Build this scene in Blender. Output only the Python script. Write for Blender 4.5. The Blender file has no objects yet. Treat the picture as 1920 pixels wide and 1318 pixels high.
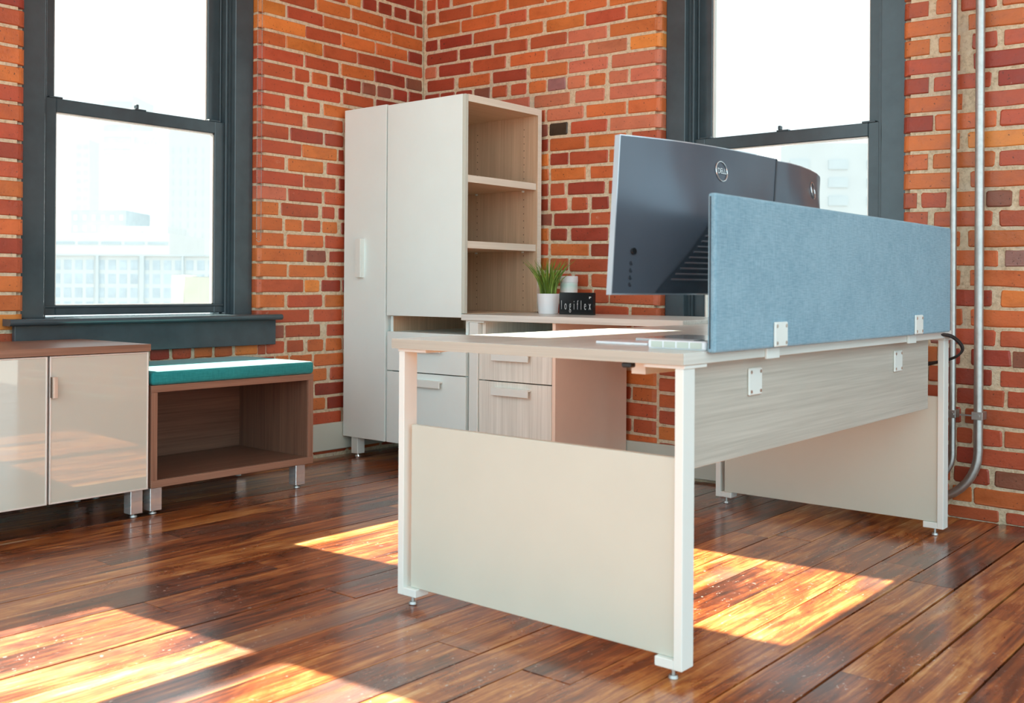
import bpy, bmesh, math, random
from mathutils import Matrix, Vector
random.seed(7)
S = bpy.context.scene
COL = S.collection

# ------------------------------------------------------------------ camera
FPX, CY = 1942.29, 535.58                      # focal length and optical axis row for a 1920x1318 frame
RT = Vector((0.76721671, 0.64135887, 0.00610861))
UP = Vector((-0.0036847, -0.00511651, 0.99998012))
FW = Vector((-0.64137738, 0.76722397, 0.00156226))
CAM = Vector((4.22, -4.24, 0.8914))
cd = bpy.data.cameras.new('camera')
cam = bpy.data.objects.new('camera', cd); COL.objects.link(cam)
m3 = Matrix((RT, UP, -FW)).transposed()
cam.matrix_world = Matrix.Translation(CAM) @ m3.to_4x4()
cd.sensor_fit = 'HORIZONTAL'; cd.sensor_width = 36.0
cd.lens = FPX / 1920 * 36.0
cd.shift_y = -(659 - CY) / 1920
cd.clip_start = 0.05; cd.clip_end = 3000
cd.dof.use_dof = True; cd.dof.focus_distance = 4.5; cd.dof.aperture_fstop = 5.0
S.camera = cam

# ------------------------------------------------------------------ sky, sun, exposure
W = bpy.data.worlds.new('hazy_sky'); S.world = W; W.use_nodes = True
bg = W.node_tree.nodes['Background']
bg.inputs[0].default_value = (0.71, 0.93, 1.0, 1); bg.inputs[1].default_value = 1.68
sd = bpy.data.lights.new('sun', 'SUN'); sun = bpy.data.objects.new('sun', sd); COL.objects.link(sun)
sd.energy = 47.0; sd.angle = math.radians(0.55); sd.color = (0.88, 0.91, 0.80)
sun.rotation_euler = Vector((1.0, 0.085, -0.72)).to_track_quat('-Z', 'Y').to_euler()
sun.location = (-4, -2, 5)
vs = S.view_settings
vs.view_transform = 'Standard'; vs.look = 'None'; vs.gamma = 1.0; vs.use_curve_mapping = False
vs.exposure = 0.62
cy = S.cycles
cy.use_denoising = True; cy.max_bounces = 10; cy.diffuse_bounces = 6; cy.glossy_bounces = 5
cy.transparent_max_bounces = 12; cy.sample_clamp_indirect = 8.0
cy.caustics_reflective = False; cy.caustics_refractive = False

def project(p):
    v = Vector(p) - CAM
    d = v.dot(FW)
    if d < 0.1: return None
    return 960 + FPX * v.dot(RT) / d, CY - FPX * v.dot(UP) / d, d
def in_frame(p, mrg=30):
    q = project(p)
    return q is not None and -mrg < q[0] < 1920 + mrg and -mrg < q[1] < 1318 + mrg
def at(px, py, dist):                            # a point of the distant city
    return CAM + dist * (FW + RT * ((px - 960) / FPX) + UP * ((CY - py) / FPX))

# ------------------------------------------------------------------ node helpers
class N:
    def __init__(self, name):
        self.m = bpy.data.materials.new(name); self.m.use_nodes = True
        self.t = self.m.node_tree; self.p = self.t.nodes['Principled BSDF']
    def n(self, typ, **kw):
        nd = self.t.nodes.new(typ)
        for k, v in kw.items(): setattr(nd, k, v)
        return nd
    def l(self, a, b): self.t.links.new(a, b)
    def pos(self, scale, rnd=True):
        g = self.n('ShaderNodeNewGeometry'); mp = self.n('ShaderNodeMapping')
        mp.inputs['Scale'].default_value = scale
        if rnd:
            oi = self.n('ShaderNodeObjectInfo'); ad = self.n('ShaderNodeVectorMath', operation='ADD')
            mu = self.n('ShaderNodeMath', operation='MULTIPLY'); mu.inputs[1].default_value = 37.0
            self.l(oi.outputs['Random'], mu.inputs[0])
            self.l(g.outputs['Position'], ad.inputs[0]); self.l(mu.outputs[0], ad.inputs[1])
            self.l(ad.outputs[0], mp.inputs[0])
        else: self.l(g.outputs['Position'], mp.inputs[0])
        return mp.outputs[0]
    def noise(self, vec, scale=1.0, detail=4, rough=.6, dist=0):
        nd = self.n('ShaderNodeTexNoise'); nd.inputs['Scale'].default_value = scale
        nd.inputs['Detail'].default_value = detail; nd.inputs['Roughness'].default_value = rough
        nd.inputs['Distortion'].default_value = dist
        self.l(vec, nd.inputs['Vector']); return nd.outputs['Fac']
    def ramp(self, fac, stops):
        r = self.n('ShaderNodeValToRGB'); e = r.color_ramp.elements
        while len(e) < len(stops): e.new(0.5)
        for i, (p, c) in enumerate(stops):
            e[i].position = p; e[i].color = (*c, 1) if len(c) == 3 else c
        self.l(fac, r.inputs[0]); return r.outputs[0]
    def mix(self, a, b, fac, mode='MIX'):
        x = self.n('ShaderNodeMix', data_type='RGBA', blend_type=mode)
        for s, v in ((x.inputs[6], a), (x.inputs[7], b), (x.inputs[0], fac)):
            if isinstance(v, (int, float)): s.default_value = v
            elif isinstance(v, tuple): s.default_value = (*v, 1)
            else: self.l(v, s)
        return x.outputs[2]
    def math(self, op, a, b):
        x = self.n('ShaderNodeMath', operation=op)
        for s, v in ((x.inputs[0], a), (x.inputs[1], b)):
            if isinstance(v, (int, float)): s.default_value = v
            else: self.l(v, s)
        return x.outputs[0]
    def bump(self, h, strength=.3, dist=.01):
        b = self.n('ShaderNodeBump'); b.inputs['Strength'].default_value = strength
        b.inputs['Distance'].default_value = dist; self.l(h, b.inputs['Height'])
        self.l(b.outputs[0], self.p.inputs['Normal'])
    def col(self, v):
        if isinstance(v, tuple): self.p.inputs['Base Color'].default_value = (*v, 1)
        else: self.l(v, self.p.inputs['Base Color'])
    def set(self, **kw):
        for k, v in kw.items():
            s = self.p.inputs[k.replace('_', ' ')]
            if isinstance(v, (int, float)): s.default_value = v
            elif isinstance(v, tuple): s.default_value = (*v, 1)
            else: self.l(v, s)

def plain(name, c, rough=.5, metal=0.0, var=0.04, scale=6.0, bump=0.0, coat=0.0, spec=.5):
    k = N(name); v = k.pos((scale,) * 3)
    f = k.noise(v, 1.0, 3)
    a = tuple(x * (1 - var) for x in c); b = tuple(min(1, x * (1 + var)) for x in c)
    k.col(k.ramp(f, [(.3, a), (.7, b)])); k.set(Roughness=rough, Metallic=metal, Coat_Weight=coat, Coat_Roughness=.02)
    k.p.inputs['Specular IOR Level'].default_value = spec
    if bump: k.bump(k.noise(k.pos((scale * 30,) * 3), 1.0, 2), bump, .002)
    return k.m

def wood(name, dark, light, axis, rough=.4, freq=140.0, stretch=2.0):
    k = N(name); sc = [freq] * 3; sc[axis] = stretch
    f1 = k.noise(k.pos(tuple(sc)), 1.0, 3, .6)
    sc2 = [freq * .22] * 3; sc2[axis] = stretch * .5
    f2 = k.noise(k.pos(tuple(sc2)), 1.0, 4, .6, .4)
    f = k.math('ADD', k.math('MULTIPLY', f1, .55), k.math('MULTIPLY', f2, .45))
    k.col(k.ramp(f, [(.32, dark), (.68, light)])); k.set(Roughness=rough)
    k.bump(f1, .06, .001)
    return k.m

M = {}
def brick_mat(name, stuff):
    k = N(name)
    if stuff:
        a = k.n('ShaderNodeAttribute', attribute_name='Col'); base = a.outputs['Color']
    else:
        a = k.n('ShaderNodeObjectInfo'); base = a.outputs['Color']
    big = k.noise(k.pos((9, 9, 14)), 1.0, 5, .65, .3)
    c = k.mix(base, k.ramp(big, [(.25, (.72, .66, .62)), (.5, (1, 1, 1)), (.8, (1.2, 1.18, 1.12))]), .75, 'MULTIPLY')
    sp = k.noise(k.pos((95, 95, 95)), 1.0, 2, .5)
    c = k.mix(c, (.07, .03, .02), k.ramp(sp, [(.67, (0, 0, 0)), (.73, (.85, .85, .85))]))
    w = k.noise(k.pos((16, 16, 22)), 1.0, 6, .75)
    c = k.mix(c, (.72, .52, .40), k.ramp(w, [(.66, (0, 0, 0)), (.80, (.5, .5, .5))]))
    k.col(c); k.set(Roughness=k.ramp(big, [(.3, (.30,) * 3), (.7, (.5,) * 3)]))
    k.p.inputs['Specular IOR Level'].default_value = .45
    h = k.math('ADD', k.noise(k.pos((70, 70, 70)), 1.0, 4, .6), k.math('MULTIPLY', sp, -.5))
    k.bump(h, .35, .004)
    return k.m
M['brick'] = brick_mat('brick_fired', False); M['brick_s'] = brick_mat('brick_fired_field', True)
def mortar():
    k = N('mortar'); f = k.noise(k.pos((60, 60, 60), False), 1.0, 6, .7)
    g = k.noise(k.pos((5, 5, 5), False), 1.0, 3)
    c = k.ramp(f, [(.25, (.42, .32, .19)), (.5, (.74, .61, .42)), (.75, (.86, .76, .57))])
    k.col(k.mix(c, (.62, .56, .46), k.ramp(g, [(.5, (0,) * 3), (.7, (.6,) * 3)]))); k.set(Roughness=.9)
    k.bump(f, .8, .01); return k.m
M['mortar'] = mortar()

def floor_mat(name):
    k = N(name)
    oi = k.n('ShaderNodeObjectInfo')
    g1 = k.noise(k.pos((22, 2.0, 22)), 1.0, 7, .66, .9)
    g2 = k.noise(k.pos((110, 3.0, 110)), 1.0, 3, .6)
    wear = k.noise(k.pos((5.0, 1.9, 4)), 1.0, 6, .7, .6)
    f = k.math('ADD', k.math('MULTIPLY', g1, .68), k.math('MULTIPLY', g2, .32))
    f = k.math('ADD', f, k.math('MULTIPLY', k.math('SUBTRACT', oi.outputs['Random'], .5), .16))
    f = k.math('ADD', f, k.math('MULTIPLY', k.math('SUBTRACT', wear, .5), .62))
    c = k.ramp(f, [(.28, (.022, .008, .005)), (.41, (.105, .024, .009)), (.525, (.31, .078, .018)), (.635, (.56, .225, .060)), (.78, (.78, .52, .25))])
    gy = k.noise(k.pos((3.0, .8, 3)), 1.0, 4, .6, .3)
    c = k.mix(c, (.16, .12, .11), k.ramp(gy, [(.58, (0,) * 3), (.70, (.65,) * 3)]))
    sc = k.noise(k.pos((95, 55, 95)), 1.0, 3, .6); sc2 = k.noise(k.pos((2.2, 2.2, 2)), 1.0, 3)
    sm = k.math('MULTIPLY', k.ramp(sc, [(.655, (0,) * 3), (.70, (1,) * 3)]), k.ramp(sc2, [(.40, (0,) * 3), (.58, (.8,) * 3)]))
    c = k.mix(c, (.62, .55, .48), sm)
    stn = k.noise(k.pos((46, .7, 46)), 1.0, 3, .6, .6)
    c = k.mix(c, (.62, .47, .32), k.math('MULTIPLY', k.ramp(stn, [(.66, (0,) * 3), (.72, (1,) * 3)]), k.ramp(wear, [(.45, (0,) * 3), (.60, (.8,) * 3)])))
    k.col(c)
    k.set(Roughness=k.ramp(wear, [(.3, (.20,) * 3), (.7, (.42,) * 3)]), Coat_Weight=.75, Coat_Roughness=.17)
    k.bump(k.math('ADD', g2, k.math('MULTIPLY', g1, .7)), .16, .004)
    return k.m
M['floor'] = floor_mat('floor_pine_varnished')

M['gap'] = plain('floor_gap_dirt', (.02, .013, .01), .9)
M['ceil'] = plain('ceiling_paint', (.72, .70, .66), .8)
M['white'] = plain('white_laminate', (.575, .61, .535), .35, var=.015)
M['whitem'] = plain('white_powder_coat', (.77, .83, .80), .35, var=.01)
M['cabw'] = plain('cabinet_white_laminate', (.80, .90, .885), .30, var=.012)
M['beige'] = plain('beige_lacquer', (.61, .60, .52), .02, var=.01, coat=1.0, spec=1.0)
M['beigem'] = plain('beige_melamine', (.88, .70, .58), .22, var=.02)
M['alu'] = plain('champagne_aluminium', (.72, .62, .54), .3, 1.0)
M['aluw'] = plain('pale_aluminium_trim', (.80, .74, .68), .35, .3)
M['chrome'] = plain('polished_chrome', (.92, .90, .89), .08, .75, .01)
M['steel'] = plain('galvanised_steel', (.50, .50, .485), .45, 1.0, .1, 40)
M['paint'] = plain('slate_green_paint', (.052, .074, .086), .16, var=.12, scale=9, bump=.08)
M['ash_x'] = wood('pale_ash_laminate_x', (.58, .60, .555), (.80, .83, .79), 0, .28)
M['ash_y'] = wood('pale_ash_laminate_y', (.58, .60, .555), (.80, .83, .79), 1, .28)
M['ash_e'] = wood('ash_edge_band_x', (.39, .38, .325), (.54, .525, .45), 0)
M['ash_m'] = wood('ash_laminate_shaded_y', (.40, .385, .335), (.60, .58, .515), 1)  # pale ash darkened for the shade on the modesty panel
M['ash_z'] = wood('pale_ash_laminate_z', (.64, .64, .575), (.90, .90, .835), 2)
M['shelf_z'] = wood('ash_bounce_tan_z', (.50, .335, .215), (.72, .52, .355), 2, freq=110)  # ash with warm bounce light put into the tan, likewise the next
M['shelf_y'] = wood('ash_bounce_tan_y', (.54, .39, .26), (.74, .57, .41), 1)
M['shelf_e'] = wood('tan_ash_edge_band', (.74, .69, .58), (.86, .82, .71), 1)
M['wal_y'] = wood('walnut_laminate_y', (.20, .095, .060), (.37, .20, .135), 1, .35)
M['wal_z'] = wood('walnut_laminate_z', (.20, .095, .060), (.37, .20, .135), 2, .35)
M['wal_d'] = wood('walnut_shaded_inner_y', (.13, .062, .040), (.25, .13, .085), 1, .4)  # darker walnut copies with the cubby's shade put into the colour
M['wal_dz'] = wood('walnut_shaded_inner_z', (.13, .062, .040), (.25, .13, .085), 2, .4)
M['black'] = plain('black_gloss', (.012, .012, .013), .12)
M['blackp'] = plain('black_rubber', (.015, .015, .016), .5)
M['dark'] = plain('dark_shadow_gap', (.02, .018, .016), .8)
M['pot'] = plain('white_ceramic', (.84, .85, .88), .25, var=.01)
M['soil'] = plain('dark_soil', (.05, .025, .018), .95)
M['mback'] = plain('monitor_back_graphite', (.085, .105, .135), .30, .30, .02)
M['msilver'] = plain('monitor_silver', (.55, .62, .68), .28, .6, .01)
M['mvent'] = plain('monitor_vent_graphite', (.028, .038, .052), .4)
M['logo'] = plain('logo_silver', (.75, .78, .8), .2, .9)
M['lettersilver'] = plain('letter_white', (.75, .75, .75), .5)
M['jar_lid'] = plain('jar_lid_white', (.82, .83, .84), .4)
M['base'] = plain('monitor_base_silver', (.70, .74, .76), .16, .5, .01)

def jar_mat():
    k = N('jar_pale_glaze'); g = k.n('ShaderNodeNewGeometry'); s = k.n('ShaderNodeSeparateXYZ'); k.l(g.outputs['Position'], s.inputs[0])
    f = k.math('MULTIPLY', k.math('SUBTRACT', s.outputs[2], .762), 5.6)
    f = k.math('ADD', f, k.math('MULTIPLY', k.math('SUBTRACT', k.noise(k.pos((18, 18, 30)), 1.0, 3), .5), .25))
    k.col(k.ramp(f, [(.35, (.62, .72, .68)), (.5, (.78, .70, .66)), (.62, (.80, .76, .72)), (.78, (.55, .74, .66)), (.9, (.75, .80, .78))]))
    k.set(Roughness=.35); return k.m
M['jar'] = jar_mat()
def blade_mat():
    k = N('grass_blade_green'); v = k.noise(k.pos((60, 60, 14)), 1.0, 2)
    k.col(k.ramp(v, [(.3, (.08, .15, .016)), (.7, (.25, .38, .05))])); k.set(Roughness=.45); return k.m
M['blade'] = blade_mat()
def fabric(name, a, b, sc=900.0):
    k = N(name)
    f = k.math('ADD', k.math('MULTIPLY', k.noise(k.pos((sc, sc * .12, sc * .12)), 1.0, 2), .0), k.math('ADD',
        k.math('MULTIPLY', k.noise(k.pos((300, 300, 28)), 1.0, 3), .5), k.math('MULTIPLY', k.noise(k.pos((300, 28, 300)), 1.0, 3), .5)))
    big = k.noise(k.pos((7, 7, 7)), 1.0, 4)
    f = k.math('ADD', f, k.math('MULTIPLY', k.math('SUBTRACT', big, .5), .3))
    k.col(k.ramp(f, [(.34, a), (.66, b)])); k.set(Roughness=.95, Sheen_Weight=.25)
    k.p.inputs['Specular IOR Level'].default_value = .15
    k.bump(f, .3, .002); return k.m
M['screenfab'] = fabric('blue_grey_felt', (.145, .29, .385), (.275, .45, .55))
M['teal'] = fabric('teal_wool', (.012, .20, .215), (.028, .30, .31))
def glass_mat():
    k = N('window_glass'); t = k.t
    tr = k.n('ShaderNodeBsdfTransparent'); tr.inputs[0].default_value = (.79, .765, .75, 1)
    gl = k.n('ShaderNodeBsdfGlossy'); gl.inputs['Roughness'].default_value = .02; gl.inputs[0].default_value = (.9, .95, 1, 1)
    lw = k.n('ShaderNodeLayerWeight'); lw.inputs[0].default_value = .12
    mx = k.n('ShaderNodeMixShader'); k.l(k.math('MULTIPLY', lw.outputs['Fresnel'], .7), mx.inputs[0])
    k.l(tr.outputs[0], mx.inputs[1]); k.l(gl.outputs[0], mx.inputs[2])
    k.l(mx.outputs[0], t.nodes['Material Output'].inputs[0]); return k.m
M['glass'] = glass_mat()
M['c_white'] = plain('hazed_concrete_white', (0.77, 0.78, 0.78), .8, var=.02, scale=.3)  # haze is mixed into the pale city colours from here to cream
M['c_pale'] = plain('hazed_concrete_pale', (0.72, 0.745, 0.755), .8, var=.03, scale=.3)
M['c_blue'] = plain('hazed_glass_blue', (0.66, 0.715, 0.745), .5, var=.05, scale=.3)
M['c_win'] = plain('hazed_window_blue', (0.58, 0.665, 0.73), .5, var=.1, scale=.5)
M['c_dark'] = plain('hazed_roof_grey', (0.56, 0.635, 0.68), .8, var=.06, scale=.5)
M['c_cream'] = plain('hazed_cream_wall', (0.75, 0.735, 0.63), .8, var=.03, scale=.3)
M['c_tar'] = plain('far_roof_bounce_cut', (.10, .10, .105), .9, var=.05, scale=.2)
M['c_street'] = plain('far_street_asphalt', (0.14, 0.14, 0.143), .9, var=.05, scale=.1)

# ------------------------------------------------------------------ mesh helpers
def bm_box(bm, x0, x1, y0, y1, z0, z1, bev=0.0, seg=1):
    r = bmesh.ops.create_cube(bm, size=1.0)
    vs_ = r['verts']
    for v in vs_:
        v.co = Vector(((x0 + x1) / 2 + v.co.x * (x1 - x0), (y0 + y1) / 2 + v.co.y * (y1 - y0), (z0 + z1) / 2 + v.co.z * (z1 - z0)))
    if bev > 0:
        es = list({e for v in vs_ for e in v.link_edges})
        bmesh.ops.bevel(bm, geom=es, offset=bev, segments=seg, profile=.5, affect='EDGES')
    return bm
def bx(*a, **k): return bm_box(bmesh.new(), *a, **k)
def bm_cyl(bm, p0, p1, r0, r1=None, n=16):
    r1 = r0 if r1 is None else r1
    p0, p1 = Vector(p0), Vector(p1); d = p1 - p0
    mt = Matrix.Translation((p0 + p1) / 2) @ d.to_track_quat('Z', 'Y').to_matrix().to_4x4()
    bmesh.ops.create_cone(bm, cap_ends=True, segments=n, radius1=r0, radius2=r1, depth=d.length, matrix=mt)
    return bm
def bm_tube(bm, pts, r, n=10):
    pts = [Vector(p) for p in pts]; rings = []
    up = Vector((0.13, 0.27, .95)).normalized(); prev = None
    for i, p in enumerate(pts):
        d = (pts[min(i + 1, len(pts) - 1)] - pts[max(i - 1, 0)]).normalized()
        a = (prev - d * prev.dot(d)).normalized() if prev else (d.cross(up).normalized() if abs(d.dot(up)) < .99 else d.orthogonal().normalized())
        prev = a; b = d.cross(a)
        rings.append([bm.verts.new(p + (a * math.cos(t) + b * math.sin(t)) * r) for t in (2 * math.pi * j / n for j in range(n))])
    for q, s in zip(rings, rings[1:]):
        for j in range(n): bm.faces.new((q[j], q[(j + 1) % n], s[(j + 1) % n], s[j]))
    bm.faces.new(list(reversed(rings[0]))); bm.faces.new(rings[-1])
    return bm
def bm_lathe(bm, prof, cx, cy_, n=28):
    rings = []
    for r, z in prof:
        rings.append([bm.verts.new((cx + r * math.cos(2 * math.pi * j / n), cy_ + r * math.sin(2 * math.pi * j / n), z)) for j in range(n)])
    for q, s in zip(rings, rings[1:]):
        for j in range(n): bm.faces.new((q[j], q[(j + 1) % n], s[(j + 1) % n], s[j]))
    bm.faces.new(list(reversed(rings[0]))); bm.faces.new(rings[-1])
    return bm
def tag(o, label=None, cat=None, group=None, kind=None):
    if label: o['label'] = label
    if cat: o['category'] = cat
    if group: o['group'] = group
    if kind: o['kind'] = kind
    return o
ORG = {}
def obj(name, bm, mat, parent=None, smooth=False, recalc=True):
    """one mesh object; bm is in world coordinates"""
    if recalc: bmesh.ops.recalc_face_normals(bm, faces=bm.faces[:])
    if parent is not None: o0 = ORG[parent.name]
    else:
        xs = [v.co for v in bm.verts]
        o0 = Vector(((min(v.x for v in xs) + max(v.x for v in xs)) / 2, (min(v.y for v in xs) + max(v.y for v in xs)) / 2, min(v.z for v in xs)))
    for v in bm.verts: v.co -= o0
    me = bpy.data.meshes.new(name); bm.to_mesh(me); bm.free()
    if smooth:
        for p in me.polygons: p.use_smooth = True
    o = bpy.data.objects.new(name, me); COL.objects.link(o)
    for mt in (mat if isinstance(mat, (list, tuple)) else [mat]): me.materials.append(M[mt])
    if parent is not None: o.parent = parent
    else: o.location = o0
    ORG[o.name] = o0
    return o
def thing(name, loc, label, cat, group=None):
    o = bpy.data.objects.new(name, None); COL.objects.link(o); o.location = loc
    o.empty_display_size = .05
    ORG[o.name] = Vector(loc)
    return tag(o, label, cat, group)
def text_bm(body, size, origin, xdir, ydir, squash=1.0, spacing=1.0, depth=.0006, thin=0.0):
    cu = bpy.data.curves.new('lettering', 'FONT'); cu.body = body; cu.size = size; cu.extrude = depth
    cu.space_character = spacing; cu.offset = thin; cu.align_x = 'CENTER'; cu.align_y = 'CENTER'; cu.resolution_u = 3
    to = bpy.data.objects.new('lettering_tmp', cu); COL.objects.link(to)
    dg = bpy.context.evaluated_depsgraph_get(); me = bpy.data.meshes.new_from_object(to.evaluated_get(dg))
    bpy.data.objects.remove(to); bm = bmesh.new(); bm.from_mesh(me); bpy.data.meshes.remove(me); bpy.data.curves.remove(cu)
    xd, yd = Vector(xdir).normalized(), Vector(ydir).normalized(); zd = xd.cross(yd); o = Vector(origin)
    for v in bm.verts: v.co = o + xd * (v.co.x * squash) + yd * v.co.y + zd * v.co.z
    return bm

# ================================================================== SETTING
H_ROOM = 4.2
def lb(bm, side, u0, u1, n0, n1, z0, z1, bev=0.0, seg=1):
    """box in wall coordinates: u along the wall, n outward (room face at n = 0)"""
    if side == 'L': return bm_box(bm, -n1, -n0, u0, u1, z0, z1, bev, seg)
    return bm_box(bm, u0, u1, n0, n1, z0, z1, bev, seg)
def lp(side, u, n, z): return Vector((-n, u, z)) if side == 'L' else Vector((u, n, z))

WIN_W = 1.145
OPEN = {'L': [(-2.28, .752), (-3.85, .752)], 'B': [(1.59, .667), (3.42, .667)]}     # left end of the opening, sill height
SPAN = {'L': (-5.6, .3), 'B': (0.0, 6.2)}
HEAD = 1.99
MORT = .0055
def wall_shell(side, name):
    bm = bmesh.new(); u0, u1 = SPAN[side]
    ops = sorted(OPEN[side]); cur = u0
    for a, s in ops:
        i = .032                                  # bullnosed jambs: the mortar face stops short of the rounded bricks
        lb(bm, side, cur, a - i, MORT, .30, -.02, H_ROOM)
        lb(bm, side, a - i, a - .003, .030, .30, -.02, H_ROOM)
        lb(bm, side, a - i, a + WIN_W + i, MORT, .30, -.02, s - .03)
        lb(bm, side, a - i, a + WIN_W + i, MORT, .30, s + HEAD, H_ROOM)
        lb(bm, side, a + WIN_W + .003, a + WIN_W + i, .030, .30, -.02, H_ROOM)
        cur = a + WIN_W + i
    lb(bm, side, cur, u1, MORT, .30, -.02, H_ROOM)
    return tag(obj(name, bm, 'mortar'), kind='structure')
wall_left = wall_shell('L', 'wall_left')
wall_back = wall_shell('B', 'wall_back')
tag(wall_left, 'old red brick wall with a tall sash window and pale mortar')
tag(wall_back, 'red brick wall behind the desk with sash window and conduits')
# the joints that the wall shell leaves are filled by bricks, each a part of its wall
HUE = {'y': (.68, .215, .045), 'o': (.58, .150, .040), 'r': (.465, .092, .036), 'd': (.32, .050, .025),
       'p': (.57, .172, .090), 'b': (.27, .090, .055), 'k': (.050, .030, .018), 'u': (.36, .17, .15)}
PICK = 'rrrrrooooddpyb'
def brick_color(c, rng):
    h = HUE[c]; j = rng.uniform(.86, 1.14)
    return (h[0] * j, h[1] * j * rng.uniform(.9, 1.1), h[2] * j, 1)
def brick_bm(L, h, rng, nose=0):
    bm = bmesh.new(); a, b = L / 2, h / 2
    if nose:
        r = .026; pl = [(-a * nose, 0.0)]
        for k in range(5):
            t = math.pi / 2 * k / 4
            pl.append(((a - r + r * math.sin(t)) * nose, r - r * math.cos(t)))
        pl += [(a * nose, .09), (-a * nose, .09)]
        c = .004
        rings = []
        for z, ins in ((-b, c), (-b + c, 0), (b - c, 0), (b, c)):
            rings.append([bm.verts.new((x, max(y, ins) + rng.uniform(0, .0012), z)) for x, y in pl])
        for q, s in zip(rings, rings[1:]):
            for j in range(len(pl)): bm.faces.new((q[j], q[(j + 1) % len(pl)], s[(j + 1) % len(pl)], s[j]))
        bm.faces.new(rings[0]); bm.faces.new(rings[-1])
    else:
        c = rng.uniform(.003, .008); J = lambda: rng.uniform(-.0022, .0022)
        o = [(-a + c, -b), (0, -b), (a - c, -b), (a, -b + c), (a, b - c), (a - c, b), (0, b), (-a + c, b), (-a, b - c), (-a, -b + c)]
        o = [(x + J(), z + J()) for x, z in o]
        outer = [bm.verts.new((x, .0055, z)) for x, z in o]
        inner = [bm.verts.new((x * (1 - .009 / L), rng.uniform(0, .0016), z * (1 - .009 / h))) for x, z in o]
        back = [bm.verts.new((x, .05, z)) for x, z in o]
        n = len(o)
        for j in range(n):
            bm.faces.new((inner[j], inner[(j + 1) % n], outer[(j + 1) % n], outer[j]))
            bm.faces.new((outer[j], outer[(j + 1) % n], back[(j + 1) % n], back[j]))
        bm.faces.new(inner)
    bmesh.ops.recalc_face_normals(bm, faces=bm.faces[:])
    if not nose:                     # open at the back: make sure the front looks into the room
        f = bm.faces[-1] if False else max(bm.faces, key=lambda q: q.calc_area() if abs(q.normal.y) > .8 else 0)
        if f.normal.y > 0: bmesh.ops.reverse_faces(bm, faces=bm.faces[:])
    return bm
rb = random.Random(11)
BMESH = {}
def brick_mesh(kind):
    L = {'s': .225, 'h': .105}[kind[0]]; nose = {'n': 0, '+': 1, '-': -1}[kind[1]]
    lst = BMESH.setdefault(kind, [])
    if len(lst) < (7 if nose == 0 else 3):
        bm = brick_bm(L, .066, rb, nose); me = bpy.data.meshes.new('brick'); bm.to_mesh(me); bm.free()
        me.materials.append(M['brick']); lst.append(me); return me, L
    return rb.choice(lst), L
class Field:                                     # bricks that are not shown one by one
    def __init__(self): self.v, self.f, self.c = [], [], []
    def add(self, me, mat, col):
        o = len(self.v); self.v += [mat @ v.co for v in me.vertices]
        for p in me.polygons: self.f.append([o + i for i in p.vertices]); self.c += [col] * len(p.vertices)
    def build(self, name, mt, parent):
        me = bpy.data.meshes.new(name); me.from_pydata(self.v, [], self.f)
        ca = me.color_attributes.new('Col', 'FLOAT_COLOR', 'CORNER')
        ca.data.foreach_set('color', [x for c in self.c for x in c])
        me.materials.append(M[mt]); o = bpy.data.objects.new(name, me); COL.objects.link(o); o.parent = parent
        o.location = -ORG[parent.name]; tag(o, kind='stuff'); return o
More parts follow.
